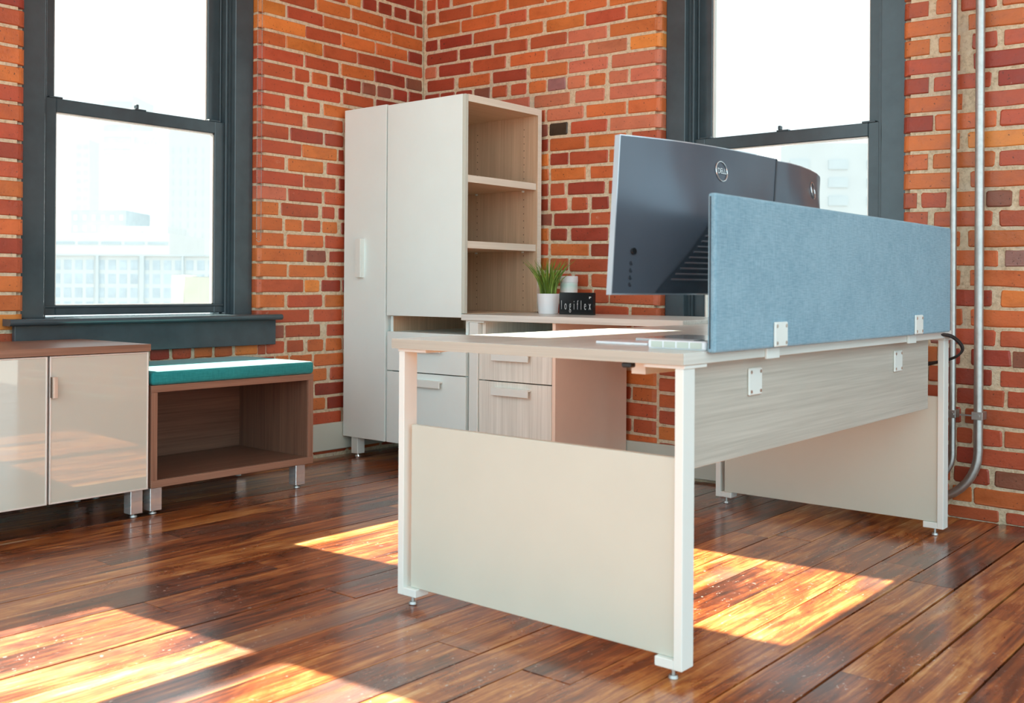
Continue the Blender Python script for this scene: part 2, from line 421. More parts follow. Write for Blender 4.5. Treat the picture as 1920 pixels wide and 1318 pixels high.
def lay(side, wall, segs):
    """segs: (u0, u1, z0, z1, course_bottom(k,u), rows, nose_at_u0, nose_at_u1)"""
    field = Field(); cand = []
    for u0, u1, zlo, zhi, cb, pitch, rows, n0, n1 in segs:
        for k in range(-24, 40):
            um = (u0 + u1) / 2; zb = cb(k, um)
            if zb + pitch < zlo + .012 or zb > zhi - .012: continue
            lst = []
            given = sorted(r for r in rows.get(k, []) if r[1] > u0 + .02 and r[0] < u1 - .02)
            def fill(a, b):
                cur = a; hd = (k % 6 == 4); first = True
                while b - cur > .03:
                    L = .098 if hd or (first and k % 2) else .226
                    if b - cur - L < .06: L = b - cur
                    if L > .27: L = L / 2 - .006
                    lst.append((cur, cur + L, rb.choice(PICK))); cur += L + rb.uniform(.012, .018); first = False
            if given:
                given = [[max(a, u0), min(b, u1), c] for a, b, c in given]
                if n0 and given[0][0] < u0 + .07: given[0][0] = u0
                if n1 and given[-1][1] > u1 - .08: given[-1][1] = u1
                if given[0][0] - u0 > .05: fill(u0, given[0][0] - .012)
                for g, hh in zip(given, given[1:] + [None]):
                    lst.append(tuple(g))
                    e = hh[0] if hh else u1
                    if e - g[1] > .07: fill(g[1] + .012, e - (.012 if hh else 0))
            else: fill(u0, u1)
            for a, b, c in lst:
                nose = 'n'
                if n0 and a <= u0 + .003: nose = '-'
                if n1 and b >= u1 - .003: nose = '+'
                L = b - a; me, L0 = brick_mesh(('s' if L > .15 else 'h') + nose)
                uc = (a + b) / 2; z0 = cb(k, uc) + .0068; z1 = z0 + pitch - .0136
                z0, z1 = max(z0, zlo), min(z1, zhi)
                if z1 - z0 < .012: continue
                sl = (cb(k, uc + .5) - cb(k, uc - .5))
                rot = Matrix.Rotation(math.pi / 2 if side == 'L' else 0, 4, 'Z') @ Matrix.Rotation(-sl + rb.uniform(-.006, .006), 4, 'Y')
                p = lp(side, uc, rb.uniform(-.002, .002), (z0 + z1) / 2)
                mat = Matrix.Translation(p) @ rot @ Matrix.Diagonal((L / L0, 1, (z1 - z0) / .066, 1))
                cand.append((me, mat, brick_color(c, rb), p, L))
    def hidden(p):
        x, y, z = p
        if side == 'L' and ((y > -.52 and z < 1.78) or (y < -1.28 and z < .48) or (y < -2.06 and z < .6)): return True
        if side == 'B' and ((x < .84 and z < 1.7) or (.9 < x < 1.38 and z < .7) or (2.75 > x > 1.9 and z < .7 and z > .5)): return True
        return False
    vis = [c for c in cand if in_frame(c[3]) and not hidden(c[3])]
    vis.sort(key=lambda c: project(c[3])[2] / c[4]); show = set(id(c) for c in vis[:300])
    for c in cand:
        me, mat, colr, p, L = c
        if id(c) in show:
            o = bpy.data.objects.new('brick', me); COL.objects.link(o); o.parent = wall
            o.matrix_local = Matrix.Translation(-ORG[wall.name]) @ mat; o.color = colr
        else: field.add(me, mat, colr)
    field.build('brick_field', 'brick_s', wall)
    return len(vis), len(cand)
ROWS_LEFT={
0:[(-1.096,-0.981,'y'),(-0.966,-0.737,'r'),(-0.733,-0.495,'o'),(-0.491,-0.252,'o'),(-0.247,0.011,'o')],
1:[(-1.095,-0.854,'y'),(-0.849,-0.613,'r'),(-0.61,-0.372,'o'),(-0.365,-0.124,'o'),(-0.118,0.012,'d')],
2:[(-1.094,-0.979,'o'),(-0.971,-0.74,'y'),(-0.731,-0.499,'r'),(-0.494,-0.256,'r'),(-0.24,0.002,'r')],
3:[(-1.094,-0.866,'r'),(-0.851,-0.628,'r'),(-0.609,-0.374,'o'),(-0.369,-0.144,'d'),(-0.133,-0.001,'b')],
4:[(-1.093,-0.935,'r'),(-0.917,-0.822,'r'),(-0.809,-0.702,'o'),(-0.69,-0.591,'d'),(-0.577,-0.473,'d'),(-0.463,-0.363,'b'),(-0.352,-0.246,'b'),(-0.233,-0.121,'d'),(-0.11,0.011,'d')],
5:[(-1.092,-0.863,'r'),(-0.838,-0.614,'r'),(-0.598,-0.377,'r'),(-0.362,-0.126,'d')],
6:[(-1.092,-0.981,'r'),(-0.951,-0.751,'r'),(-0.729,-0.516,'o')],
7:[(-1.091,-0.868,'r'),(-0.834,-0.597,'r')],
8:[(-1.091,-0.958,'r'),(-0.941,-0.73,'d'),(-0.718,-0.591,'d')],
9:[(-1.09,-0.877,'r'),(-0.866,-0.636,'y'),(-0.624,-0.591,'d')],
10:[(-1.089,-0.98,'r'),(-0.955,-0.726,'o'),(-0.703,-0.585,'r')],
11:[(-1.096,-0.865,'r'),(-0.852,-0.64,'r'),(-0.621,-0.532,'d')],
12:[(-1.095,-0.97,'p'),(-0.953,-0.735,'r'),(-0.718,-0.531,'r')],
13:[(-1.094,-1.017,'o'),(-0.996,-0.758,'r'),(-0.735,-0.649,'r'),(-0.624,-0.531,'d')],
14:[(-1.094,-0.993,'o'),(-0.975,-0.863,'o'),(-0.854,-0.743,'r'),(-0.734,-0.628,'o'),(-0.604,-0.53,'d')],
15:[(-1.093,-0.983,'o'),(-0.961,-0.724,'o'),(-0.712,-0.529,'r')],
16:[(-1.092,-0.858,'o'),(-0.837,-0.704,'b'),(-0.685,-0.528,'d')],
17:[(-1.092,-0.962,'o'),(-0.947,-0.713,'o'),(-0.699,-0.528,'r')],
18:[(-1.091,-0.859,'r'),(-0.844,-0.748,'y'),(-0.736,-0.606,'d'),(-0.594,-0.527,'d')],
19:[(-1.091,-0.976,'o'),(-0.954,-0.73,'r'),(-0.711,-0.526,'o')],
20:[(-1.097,-0.818,'r'),(-0.786,-0.595,'r'),(-0.585,-0.516,'r')],
21:[(-1.096,-0.98,'b'),(-0.964,-0.743,'r'),(-0.699,-0.515,'r')],
22:[(-1.146,-1.091,'r'),(-1.083,-0.97,'r'),(-0.957,-0.849,'r'),(-0.824,-0.719,'o'),(-0.705,-0.594,'o'),(-0.584,-0.514,'d')],
23:[(-0.933,-0.793,'o'),(-0.781,-0.584,'o')],
24:[(-0.894,-0.695,'o'),(-0.675,-0.528,'r')],
25:[(-0.932,-0.787,'r'),(-0.775,-0.57,'d')],
26:[(-0.893,-0.706,'o'),(-0.69,-0.527,'d')],
27:[(-0.853,-0.594,'r'),(-0.581,-0.509,'d')],
}
ROWS_BACK_A={  # pink codes put the window's sheen into the upper bricks' colour
-3:[(0.022,0.094,'r')],
-2:[(0.023,0.094,'r'),(0.119,0.367,'r'),(0.379,0.624,'o'),(0.635,0.881,'o'),(0.89,1.031,'o')],
-1:[(0.028,0.283,'o'),(0.294,0.547,'o'),(0.574,0.759,'r'),(0.777,1.023,'o'),(1.038,1.277,'o'),(1.296,1.53,'o')],
0:[(0.013,0.11,'d'),(0.125,0.374,'d'),(0.384,0.627,'r'),(0.642,0.873,'o'),(0.894,1.14,'y'),(1.148,1.387,'r'),(1.402,1.534,'o')],
1:[(0.024,0.264,'d'),(0.279,0.518,'d'),(0.534,0.769,'r'),(0.788,1.028,'r'),(1.036,1.278,'p'),(1.297,1.534,'o')],
2:[(0.014,0.101,'p'),(0.121,0.363,'d'),(0.382,0.619,'r'),(0.648,0.887,'o'),(0.904,1.141,'p'),(1.161,1.398,'p'),(1.418,1.535,'y')],
3:[(0.03,0.241,'d'),(0.271,0.508,'o'),(0.526,0.765,'d'),(0.789,1.033,'o'),(1.04,1.283,'p'),(1.311,1.535,'p')],
4:[(0.011,0.128,'d'),(0.133,0.245,'d'),(0.252,0.377,'d'),(0.391,0.508,'b'),(0.522,0.631,'r'),(0.654,0.766,'r'),(0.78,0.897,'o'),(0.905,1.021,'u'),(1.034,1.148,'p'),(1.166,1.272,'o'),(1.291,1.404,'p'),(1.421,1.536,'p')],
5:[(0.541,0.786,'p'),(0.816,1.051,'p'),(1.083,1.264,'p'),(1.299,1.536,'p')],
6:[(0.902,1.136,'p'),(1.152,1.394,'o'),(1.409,1.537,'o')],
7:[(0.92,1.035,'k'),(1.056,1.281,'r'),(1.302,1.537,'p')],
8:[(0.924,1.152,'o'),(1.171,1.393,'o'),(1.432,1.534,'r')],
9:[(0.925,1.043,'d'),(1.051,1.288,'r'),(1.298,1.535,'o')],
10:[(0.929,1.153,'o'),(1.18,1.404,'o'),(1.414,1.535,'r')],
11:[(0.926,1.02,'r'),(1.039,1.268,'d'),(1.296,1.536,'r')],
12:[(0.927,1.037,'r'),(1.064,1.165,'r'),(1.189,1.294,'d'),(1.315,1.425,'r'),(1.434,1.536,'r')],
13:[(0.953,1.178,'d'),(1.184,1.405,'r'),(1.415,1.537,'r')],
14:[(0.928,1.038,'d'),(1.063,1.29,'d'),(1.304,1.537,'r')],
15:[(0.929,1.177,'o'),(1.186,1.416,'d'),(1.426,1.538,'r')],
16:[(0.929,1.045,'r'),(1.055,1.295,'r'),(1.305,1.538,'r')],
17:[(0.935,1.067,'r'),(1.083,1.173,'r'),(1.192,1.417,'r'),(1.427,1.539,'r')],
18:[(1.084,1.195,'r'),(1.205,1.296,'r'),(1.308,1.539,'r')],
19:[(1.206,1.413,'r'),(1.433,1.54,'r')],
}
ROWS_BACK_B={
0:[(2.735,2.836,'r'),(2.863,2.947,'o'),(2.96,3.091,'r'),(3.11,3.217,'o')],
1:[(2.731,2.922,'o'),(2.989,3.19,'o')],
2:[(2.735,2.841,'o'),(2.877,2.958,'o'),(3.002,3.095,'r'),(3.117,3.218,'r')],
3:[(2.73,2.958,'r'),(3.009,3.218,'d')],
4:[(2.736,2.838,'d'),(2.855,3.074,'r'),(3.096,3.219,'d')],
5:[(2.731,2.967,'o'),(3.019,3.219,'r')],
6:[(2.738,2.855,'d'),(2.864,3.094,'o'),(3.107,3.219,'r')],
7:[(2.733,2.958,'o'),(2.988,3.22,'y')],
8:[(2.733,2.836,'o'),(2.854,3.088,'o'),(3.1,3.22,'r')],
9:[(2.732,2.956,'o'),(2.998,3.22,'o')],
10:[(2.733,2.794,'r'),(2.81,2.911,'r'),(2.922,3.021,'o'),(3.058,3.151,'b'),(3.174,3.221,'r')],
11:[(2.736,2.837,'r'),(2.859,3.08,'r'),(3.105,3.221,'r')],
12:[(2.891,2.963,'o'),(2.992,3.203,'o')],
13:[(2.926,3.101,'o'),(3.126,3.204,'u')],
14:[(2.887,2.963,'o'),(3.0,3.204,'o')],
15:[(2.912,3.081,'d'),(3.111,3.204,'y')],
16:[(2.888,2.972,'o'),(3.003,3.205,'o')],
17:[(2.913,3.093,'r'),(3.109,3.205,'r')],
18:[(2.889,2.965,'d'),(3.004,3.149,'d'),(3.155,3.205,'b')],
19:[(2.914,3.082,'d'),(3.11,3.206,'r')],
20:[(2.951,3.021,'d'),(3.026,3.127,'r'),(3.138,3.206,'r')],
21:[(2.981,3.207,'r')],
22:[(2.952,3.012,'r'),(3.017,3.12,'r'),(3.127,3.207,'r')],
23:[(2.952,3.02,'d'),(3.025,3.207,'r')],
24:[(2.941,3.075,'d'),(3.093,3.208,'b')],
25:[(2.936,3.011,'o'),(3.018,3.208,'o')],
26:[(2.919,3.11,'r'),(3.134,3.208,'r')],
}

cbL = lambda k, u: 2.236 - .0768 * k
cbA = lambda k, u: 2.185 - .0775 * k - .022 * (u - 2.15)
cbB = lambda k, u: 1.994 - .0768 * k - .022 * (u - 2.15)
SL = .752 - .03; SB = .667 - .03
lay('L', wall_left, [
    (-1.135, -.004, .0, H_ROOM, cbL, .0768, ROWS_LEFT, True, False),
    (-2.705, -2.28, .0, H_ROOM, cbL, .0768, {k: [(-2.53 if k % 2 else -2.402, -2.28, 'orodrooyrordr'[k % 13])] for k in range(-30, 40)}, False, True),
    (-2.28, -1.135, .0, SL, cbL, .0768, {k: [r for r in v if r[0] < -1.1] for k, v in ROWS_LEFT.items()}, False, False),
    (-2.28, -1.135, .752 + HEAD, H_ROOM, cbL, .0768, {}, False, False),
    (-5.6, -3.85, .0, H_ROOM, cbL, .0768, {}, False, True),
    (-3.85, -2.705, .0, SL, cbL, .0768, {}, False, False),
    (-3.85, -2.705, .752 + HEAD, H_ROOM, cbL, .0768, {}, False, False)])
lay('B', wall_back, [
    (.004, 1.59, .0, H_ROOM, cbA, .0775, ROWS_BACK_A, False, True),
    (2.735, 3.42, .0, H_ROOM, cbB, .0768, ROWS_BACK_B, True, True),
    (4.565, 6.2, .0, H_ROOM, cbB, .0768, {}, True, False),
    (3.42, 4.565, .0, SB, cbB, .0768, {}, False, False),
    (3.42, 4.565, .667 + HEAD, H_ROOM, cbB, .0768, {}, False, False),
    (1.59, 2.735, .0, SB, cbB, .0768, {}, False, False),
    (1.59, 2.735, .667 + HEAD, H_ROOM, cbB, .0768, {}, False, False)])

# ---- windows
def sash_window(name, side, u, zs, label):
    w = tag(thing(name, lp(side, u + WIN_W / 2, 0, zs), label, None), kind='structure')
    Wd = WIN_W; e = u + Wd; top = zs + HEAD
    for a, b, za, zb in ((u + .001, u + .105, zs, top - .001), (e - .105, e - .001, zs, top - .001), (u + .105, e - .105, top - .10, top - .001)):
        obj('casing', lb(bmesh.new(), side, a, b, .05, .085, za, zb, .003), 'paint', w)
    for a, b, za, zb in ((u + .09, u + .118, zs, top - .13), (e - .118, e - .09, zs, top - .13), (u + .09, e - .09, top - .13, top - .1)):
        obj('jamb', lb(bmesh.new(), side, a, b, .086, .22, za, zb), 'paint', w)
    for s in (1, -1):
        q = u + .118 if s > 0 else e - .118
        for n0, n1, wd in ((.090, .104, .012), (.143, .150, .010), (.190, .215, .012)):
            a, b = sorted((q, q + s * wd)); obj('stop_moulding', lb(bmesh.new(), side, a, b, n0, n1, zs, top - .13, .002), 'paint', w)
    def sash(nm, n0, n1, z0, z1, st, rb_, rt):
        a, b = u + .122, e - .122
        bm = bmesh.new()
        lb(bm, side, a, a + st, n0, n1, z0, z1, .003); lb(bm, side, b - st, b, n0, n1, z0, z1, .003)
        lb(bm, side, a + st, b - st, n0, n1, z0, z0 + rb_, .003); lb(bm, side, a + st, b - st, n0, n1, z1 - rt, z1, .003)
        so = obj(nm, bm, 'paint', w)
        bm = bmesh.new(); lb(bm, side, a + st - .004, b - st + .004, (n0 + n1) / 2, (n0 + n1) / 2 + .004, z0 + rb_ - .004, z1 - rt + .004)
        obj('pane', bm, 'glass', so)
        bm = bmesh.new()
        g = .006
        for (p, q2, r, t) in ((a + st, a + st + g, z0 + rb_, z1 - rt), (b - st - g, b - st, z0 + rb_, z1 - rt)):
            lb(bm, side, p, q2, n0 + .010, n1 - .004, r, t)
        lb(bm, side, a + st, b - st, n0 + .010, n1 - .004, z0 + rb_, z0 + rb_ + g); lb(bm, side, a + st, b - st, n0 + .010, n1 - .004, z1 - rt - g, z1 - rt)
        obj('glazing_bead', bm, 'aluw', so)
        return so
    lo = sash('lower_sash', .107, .142, zs + .008, zs + .934, .058, .040, .058)
    sash('upper_sash', .152, .188, zs + .905, zs + 1.885, .070, .030, .055)
    bm = bmesh.new(); um = u + Wd / 2
    lb(bm, side, um - .028, um + .028, .108, .135, zs + .934, zs + .940, .001); lb(bm, side, um - .022, um - .008, .108, .130, zs + .940, zs + .960, .003)
    obj('sash_lock', bm, 'paint', lo)
    for a in (u + .15, e - .21): obj('tilt_latch', lb(bmesh.new(), side, a, a + .06, .110, .14, zs + .934, zs + .942, .002), 'paint', lo)
    bm = bmesh.new()
    lb(bm, side, u + .13, e - .13, .098, .108, zs + .040, zs + .050, .002); obj('sash_lift', bm, 'paint', lo)
    # sill with half-round nose, standing proud of the brick
    bm = bmesh.new(); prof = [(.215, zs - .03), (.215, zs + .004), (.10, zs + .004), (-.058, zs)]
    for j in range(1, 8):
        t = math.pi * j / 8; prof.append((-.058 - .014 * math.sin(t), zs - .014 + .014 * math.cos(t)))
    prof.append((-.058, zs - .028))
    va, vb = ([bm.verts.new(lp(side, uu, n, z)) for n, z in prof] for uu in (u + .001, e - .001))
    for j in range(len(prof)): bm.faces.new((va[j], va[(j + 1) % len(prof)], vb[(j + 1) % len(prof)], vb[j]))
    bm.faces.new(va); bm.faces.new(list(reversed(vb)))
    pr2 = [(n, z) for n, z in prof if n < -.001] ; pr2 = [(-.0005, zs - .028), (-.0005, zs)] + pr2
    for ua, ub in ((u - .088, u + .001), (e - .001, e + .098)):
        va, vb = ([bm.verts.new(lp(side, uu, n, z)) for n, z in pr2] for uu in (ua, ub))
        for j in range(len(pr2)): bm.faces.new((va[j], va[(j + 1) % len(pr2)], vb[(j + 1) % len(pr2)], vb[j]))
        bm.faces.new(va); bm.faces.new(list(reversed(vb)))
    obj('sill', bm, 'paint', w)
    bm = bmesh.new(); lb(bm, side, u - .052, e + .085, -.030, -.004, zs - .150, zs - .0285, .002); obj('apron', bm, 'paint', w)
    return w
sash_window('window_1', 'L', -2.28, .752, 'slate painted double-hung sash window above the teal bench')
sash_window('window_2', 'L', -3.85, .752, 'slate painted sash window left of the picture frame')
sash_window('window_3', 'B', 1.59, .667, 'slate painted double-hung sash window behind the monitors')

sash_window('window_4', 'B', 3.42, .667, 'slate painted sash window right of the conduits, outside the frame')

# ---- baseboards, ceiling, floor
tag(obj('baseboard_left', bx(.001, .024, -5.5, -.03, .034, .176, bev=.004), 'white'), 'cream painted baseboard along the left brick wall', kind='structure')
tag(obj('baseboard_back', bx(.03, 2.6, -.024, -.001, .012, .152, bev=.004), 'white'), 'cream painted baseboard along the back brick wall', kind='structure')
tag(obj('ceiling', bx(-.3, 6.2, -5.6, .3, H_ROOM, H_ROOM + .12), 'ceil'), 'off-white ceiling above the room', kind='structure')
floor = tag(obj('floor', bx(-.05, 9.0, -9.0, .05, -.08, -.022), 'gap'), 'worn varnished plank floor in orange and dark brown', kind='structure')
PW = .1415; rf = random.Random(5)
pme = []
for i in range(4):
    bm = bx(-.5, .5, -.5, .5, -1.0, 0.0, bev=0)
    me = bpy.data.meshes.new('floor_plank'); bm.to_mesh(me); bm.free(); me.materials.append(M['floor']); pme.append(me)
fieldf = Field(); seam0 = 2.972
for i in range(-22, 43):
    x0 = seam0 + PW * i; x1 = x0 + PW
    if x1 < 0.01: continue
    x0 = max(x0, .002)
    gap = rf.uniform(.0024, .0042) if x1 < 3.25 else rf.uniform(.004, .009)
    y = -9.0 + rf.uniform(0, 2)
    ys = [-9.0]
    while ys[-1] < -.6: ys.append(ys[-1] + rf.uniform(1.1, 3.2))
    ys[-1] = -.004
    for a, b in zip(ys, ys[1:]):
        th = .02 + rf.uniform(0, .002); top = -rf.uniform(0, .0018) - .0002
        mat = Matrix.Translation(((x0 + x1) / 2, (a + b) / 2, top)) @ Matrix.Rotation(rf.uniform(-.004, .004), 4, 'Y') @ Matrix.Diagonal((x1 - x0 - gap, b - a - .0018, th, 1))
        vis = any(in_frame((xx, a + (b - a) * t, 0), 10) for t in (0, .25, .5, .75, 1) for xx in (x0, x1))
        if vis:
            o = bpy.data.objects.new('floor_plank', rf.choice(pme)); COL.objects.link(o); o.parent = floor
            o.matrix_local = Matrix.Translation(-ORG['floor']) @ mat
        else: fieldf.add(pme[0], mat, (1, 1, 1, 1))
fieldf.build('plank_field', 'floor', floor)

# ================================================================== FURNITURE
def glide(parent, x, y, z1, r=.016, mat='chrome', name='glide'):
    bm = bmesh.new(); bm_cyl(bm, (x, y, 0), (x, y, .007), r, r * .85, 16); bm_cyl(bm, (x, y, .007), (x, y, z1), r * .38, None, 10)
    return obj(name, bm, mat, parent)
def bar_handle(parent, x0, x1, y, z0, z1, mat='whitem'):
    """flat bar pull standing off a front that faces -y"""
    bm = bmesh.new(); bm_box(bm, x0, x1, y - .028, y - .020, z0, z1, .001)
    bm_box(bm, x0, x1, y - .0205, y + .0002, z1 - .008, z1, 0)
    return obj('handle', bm, mat, parent)

# ---- tall wardrobe in the corner
wd = thing('wardrobe_cabinet', (.19, -.31, 0), 'tall narrow white wardrobe cabinet in the brick corner with long door handle', 'cabinet')
obj('body', bx(.031, .347, -.590, -.030, .105, 1.815, bev=.001), 'cabw', wd)
dr = obj('door', bx(.030, .348, -.612, -.5915, .103, 1.818, bev=.0012), 'cabw', wd)
bm = bmesh.new(); bm_box(bm, .147, .186, -.640, -.630, .938, 1.138, .001); bm_box(bm, .178, .186, -.630, -.6118, .938, 1.138)
obj('handle', bm, 'whitem', dr)
for x, y in ((.082, -.60), (.082, -.10), (.29, -.10), (.29, -.2)):
    l = obj('leg', bx(x, x + .05, y, y + .05, .016, .1035, bev=.002), 'whitem', wd); glide(l, x + .025, y + .025, .016)

# ---- drawer unit beside it
du = thing('drawer_cabinet', (.63, -.31, 0), 'white two-drawer cabinet with open slot below the tall hutch', 'cabinet')
bm = bmesh.new()
bm_box(bm, .364, .382, -.588, -.030, .105, .742); bm_box(bm, .882, .900, -.588, -.030, .105, .7325)
bm_box(bm, .382, .882, -.588, -.030, .105, .123); bm_box(bm, .382, .882, -.588, -.030, .645, .663)
obj('body', bm, 'cabw', du)
obj('back_panel', bx(.382, .882, -.058, -.040, .123, .7325), 'shelf_z', du)
obj('slot_lining', bx(.376, .3825, -.586, -.060, .664, .741), 'shelf_z', du); obj('slot_lining', bx(.8790, .8815, -.586, -.060, .664, .7320), 'shelf_z', du)
for z0, z1, h0 in ((.468, .664, .572), (.103, .463, .400)):
    d = obj('drawer', bx(.360, .902, -.610, -.589, z0, z1, bev=.0012), 'cabw', du)
    bar_handle(d, .535, .752, -.6098, h0, h0 + .034)
for x, y in ((.43, -.55), (.80, -.55), (.43, -.10), (.80, -.10)):
    l = obj('leg', bx(x, x + .05, y, y + .05, .016, .1045, bev=.002), 'whitem', du); glide(l, x + .025, y + .025, .016)

# ---- hutch: white front, open shelves towards the desk
hu = thing('hutch_bookcase', (.63, -.31, .764), 'white hutch bookcase with open bounce-tinted tan shelves facing the desk', 'bookcase')
obj('front_panel', bx(.358, .872, -.612, -.590, .745, 1.812, bev=.0012), 'cabw', hu)
obj('panel_edge', bx(.8722, .892, -.611, -.590, .766, 1.811, bev=.001), 'white', hu)
tp = obj('top', bx(.360, .890, -.5898, -.030, 1.778, 1.812, bev=.001), 'shelf_y', hu)
obj('edge_band', bx(.890, .8925, -.5898, -.0275, 1.778, 1.812), 'shelf_e', tp)
obj('bottom', bx(.360, .872, -.5895, -.030, .747, .7655), 'shelf_y', hu)
bk = obj('back_panel', bx(.378, .868, -.058, -.030, .766, 1.778), 'shelf_z', hu)
# two columns of shelf-pin holes
bm = bmesh.new()
for ux in (.475, .80):
    for k in range(26):
        z = .80 + k * .0365
        if abs(z - 1.41) < .03 or abs(z - 1.095) < .03: continue
        bm_cyl(bm, (ux, -.0585, z), (ux, -.0575, z), .0028, None, 6)
tag(obj('pin_holes', bm, 'dark', bk), kind='stuff')
obj('side_panel', bx(.360, .378, -.5898, -.030, .766, 1.778), 'shelf_z', hu)
st = obj('end_stile', bx(.868, .890, -.056, -.0275, .766, 1.778), 'shelf_z', hu)
obj('edge_band', bx(.890, .8925, -.056, -.0275, .766, 1.778), 'shelf_e', st)
for z in (1.428, 1.112):
    s = obj('shelf', bx(.378, .880, -.588, -.0586, z - .034, z, bev=.0008), 'shelf_y', hu)
    obj('edge_band', bx(.880, .8825, -.588, -.0586, z - .034, z), 'shelf_e', s)
    for ux in (.475, .80): obj('shelf_pin', bx(ux - .004, ux + .004, -.070, -.0586, z - .042, z - .0342), 'whitem', s)

# ---- return worktop along the back wall
rt = thing('return_desk', (1.5, -.31, 0), 'pale ash return worktop along the back wall on a white post', 'desk')
obj('worktop', bx(.8735, 2.084, -.614, -.028, .733, .762, bev=.0015), 'ash_x', rt)
l = obj('leg', bx(.9185, .974, -.606, -.560, .016, .7235, bev=.002), 'whitem', rt); glide(l, .946, -.583, .016)
obj('mounting_plate', bx(.9005, 1.010, -.604, -.50, .724, .7325), 'whitem', rt)
l = obj('leg', bx(2.02, 2.075, -.20, -.15, .016, .7325, bev=.002), 'whitem', rt); glide(l, 2.047, -.175, .016)

# ---- pedestal under the return
pd = thing('file_pedestal', (1.2, -.31, 0), 'ash fronted file pedestal with two drawers and beige side under the return', 'cabinet')
bm = bmesh.new()
bm_box(bm, .980, .998, -.578, -.030, .105, .732); bm_box(bm, .998, 1.410, -.578, -.030, .105, .123); bm_box(bm, .998, 1.410, -.578, -.030, .632, .650)
obj('body', bm, 'ash_z', pd)
obj('back_panel', bx(.998, 1.410, -.058, -.040, .123, .732), 'shelf_z', pd)
obj('side_panel', bx(1.410, 1.428, -.598, -.030, .100, .732, bev=.001), 'beigem', pd)
for z0, z1, h0 in ((.458, .650, .553), (.103, .453, .393)):
    d = obj('drawer', bx(.978, 1.4085, -.600, -.579, z0, z1, bev=.0012), 'ash_z', pd)
    bar_handle(d, 1.075, 1.293, -.5998, h0, h0 + .036)
for x, y in ((1.0, -.55), (1.36, -.55), (1.0, -.10), (1.36, -.10)):
    bm = bmesh.new(); bm_cyl(bm, (x + .02, y + .02, 0), (x + .02, y + .02, .1045), .02, None, 14); obj('foot', bm, 'blackp', pd)

# ---- main desk
X0, X1, Y0, Y1, ZT = 2.088, 3.030, -2.216, -.322, .745
dk = thing('desk', (2.56, -1.27, 0), 'large pale ash desk with white end panels and open frame legs', 'desk')
dt = obj('desktop', bx(X0, X1, Y0, Y1, ZT - .027, ZT, bev=.0015), 'ash_y', dk)
obj('edge_band', bx(X0 + .0005, X1 - .0005, Y0 - .0015, Y0 - .0001, ZT - .0265, ZT - .0005), 'ash_e', dt)
def end_frame(ya, yb, pn):
    """rectangular tube frame with L feet, panel set back inside"""
    for s, xo, gx in ((1, X0 + .016, X0 + .052), (-1, X1 - .008, X1 - .045)):
        f = obj('leg', bx(*sorted((xo, xo + s * .022)), ya, yb, .027, ZT - .036, bev=.0015), 'whitem', dk)
        obj('foot', bx(*sorted((xo + s * .022, xo + s * .072)), ya, yb, .027, .049, bev=.0015), 'whitem', f)
        obj('top_plate', bx(*sorted((xo - s * .003, xo + s * .105)), ya, yb + .05, ZT - .036, ZT - .0275, bev=.001), 'whitem', f)
        glide(f, gx, (ya + yb) / 2, .028, .012, 'steel')
    obj('end_panel', bx(X0 + .054, X1 - .0305, pn, pn + .018, .0495, .505, bev=.0015), 'white', dk)
end_frame(Y0 + .012, Y0 + .064, Y0 + .026)
end_frame(Y1 - .056, Y1 - .004, Y1 - .050)
obj('stretcher', bx(X0 + .75, X0 + .79, Y0 + .08, Y1 - .07, ZT - .060, ZT - .0275, bev=.001), 'whitem', dk)
obj('latch_clip', bx(2.858, 2.884, Y0 + .006, Y0 + .03, ZT - .040, ZT - .0272, bev=.003), 'blackp', dk)
mp_ = obj('modesty_panel', bx(2.968, 2.986, -2.150, -.440, .467, .7178, bev=.001), 'ash_m', dk)
def clip(parent, xa, y, z0, z1, w=.072):
    b = obj('bracket', bx(xa, xa + .007, y, y + w, z0, z1, bev=.0025), 'whitem', parent)
    for yy in (y + .010, y + w - .010):
        for zz in (z0 + .010, z1 - .010): obj('screw', bm_cyl(bmesh.new(), (xa + .0068, yy, zz), (xa + .0085, yy, zz), .0045, None, 10), 'alu', b)
for y in (-1.826, -.790):
    clip(mp_, 2.9858, y, .618, .688)
# ---- privacy screen
ps = thing('privacy_screen', (3.03, -1.27, .745), 'blue-grey felt privacy screen clamped along the desk edge', 'screen')
pn = obj('panel', bx(3.0325, 3.0545, -2.118, -.412, .742, 1.112, bev=.007, seg=3), 'screenfab', ps)
bm = bmesh.new(); bm_box(bm, 3.0395, 3.042, -2.1205, -2.1165, .752, 1.104); obj('seam', bm, 'mvent', pn)
for y in (-1.822, -.792):
    clip(ps, 3.0545, y, .745, .808)
    obj('clamp', bx(3.0302, 3.0375, y + .004, y + .074, .714, .7412, bev=.001), 'whitem', ps)

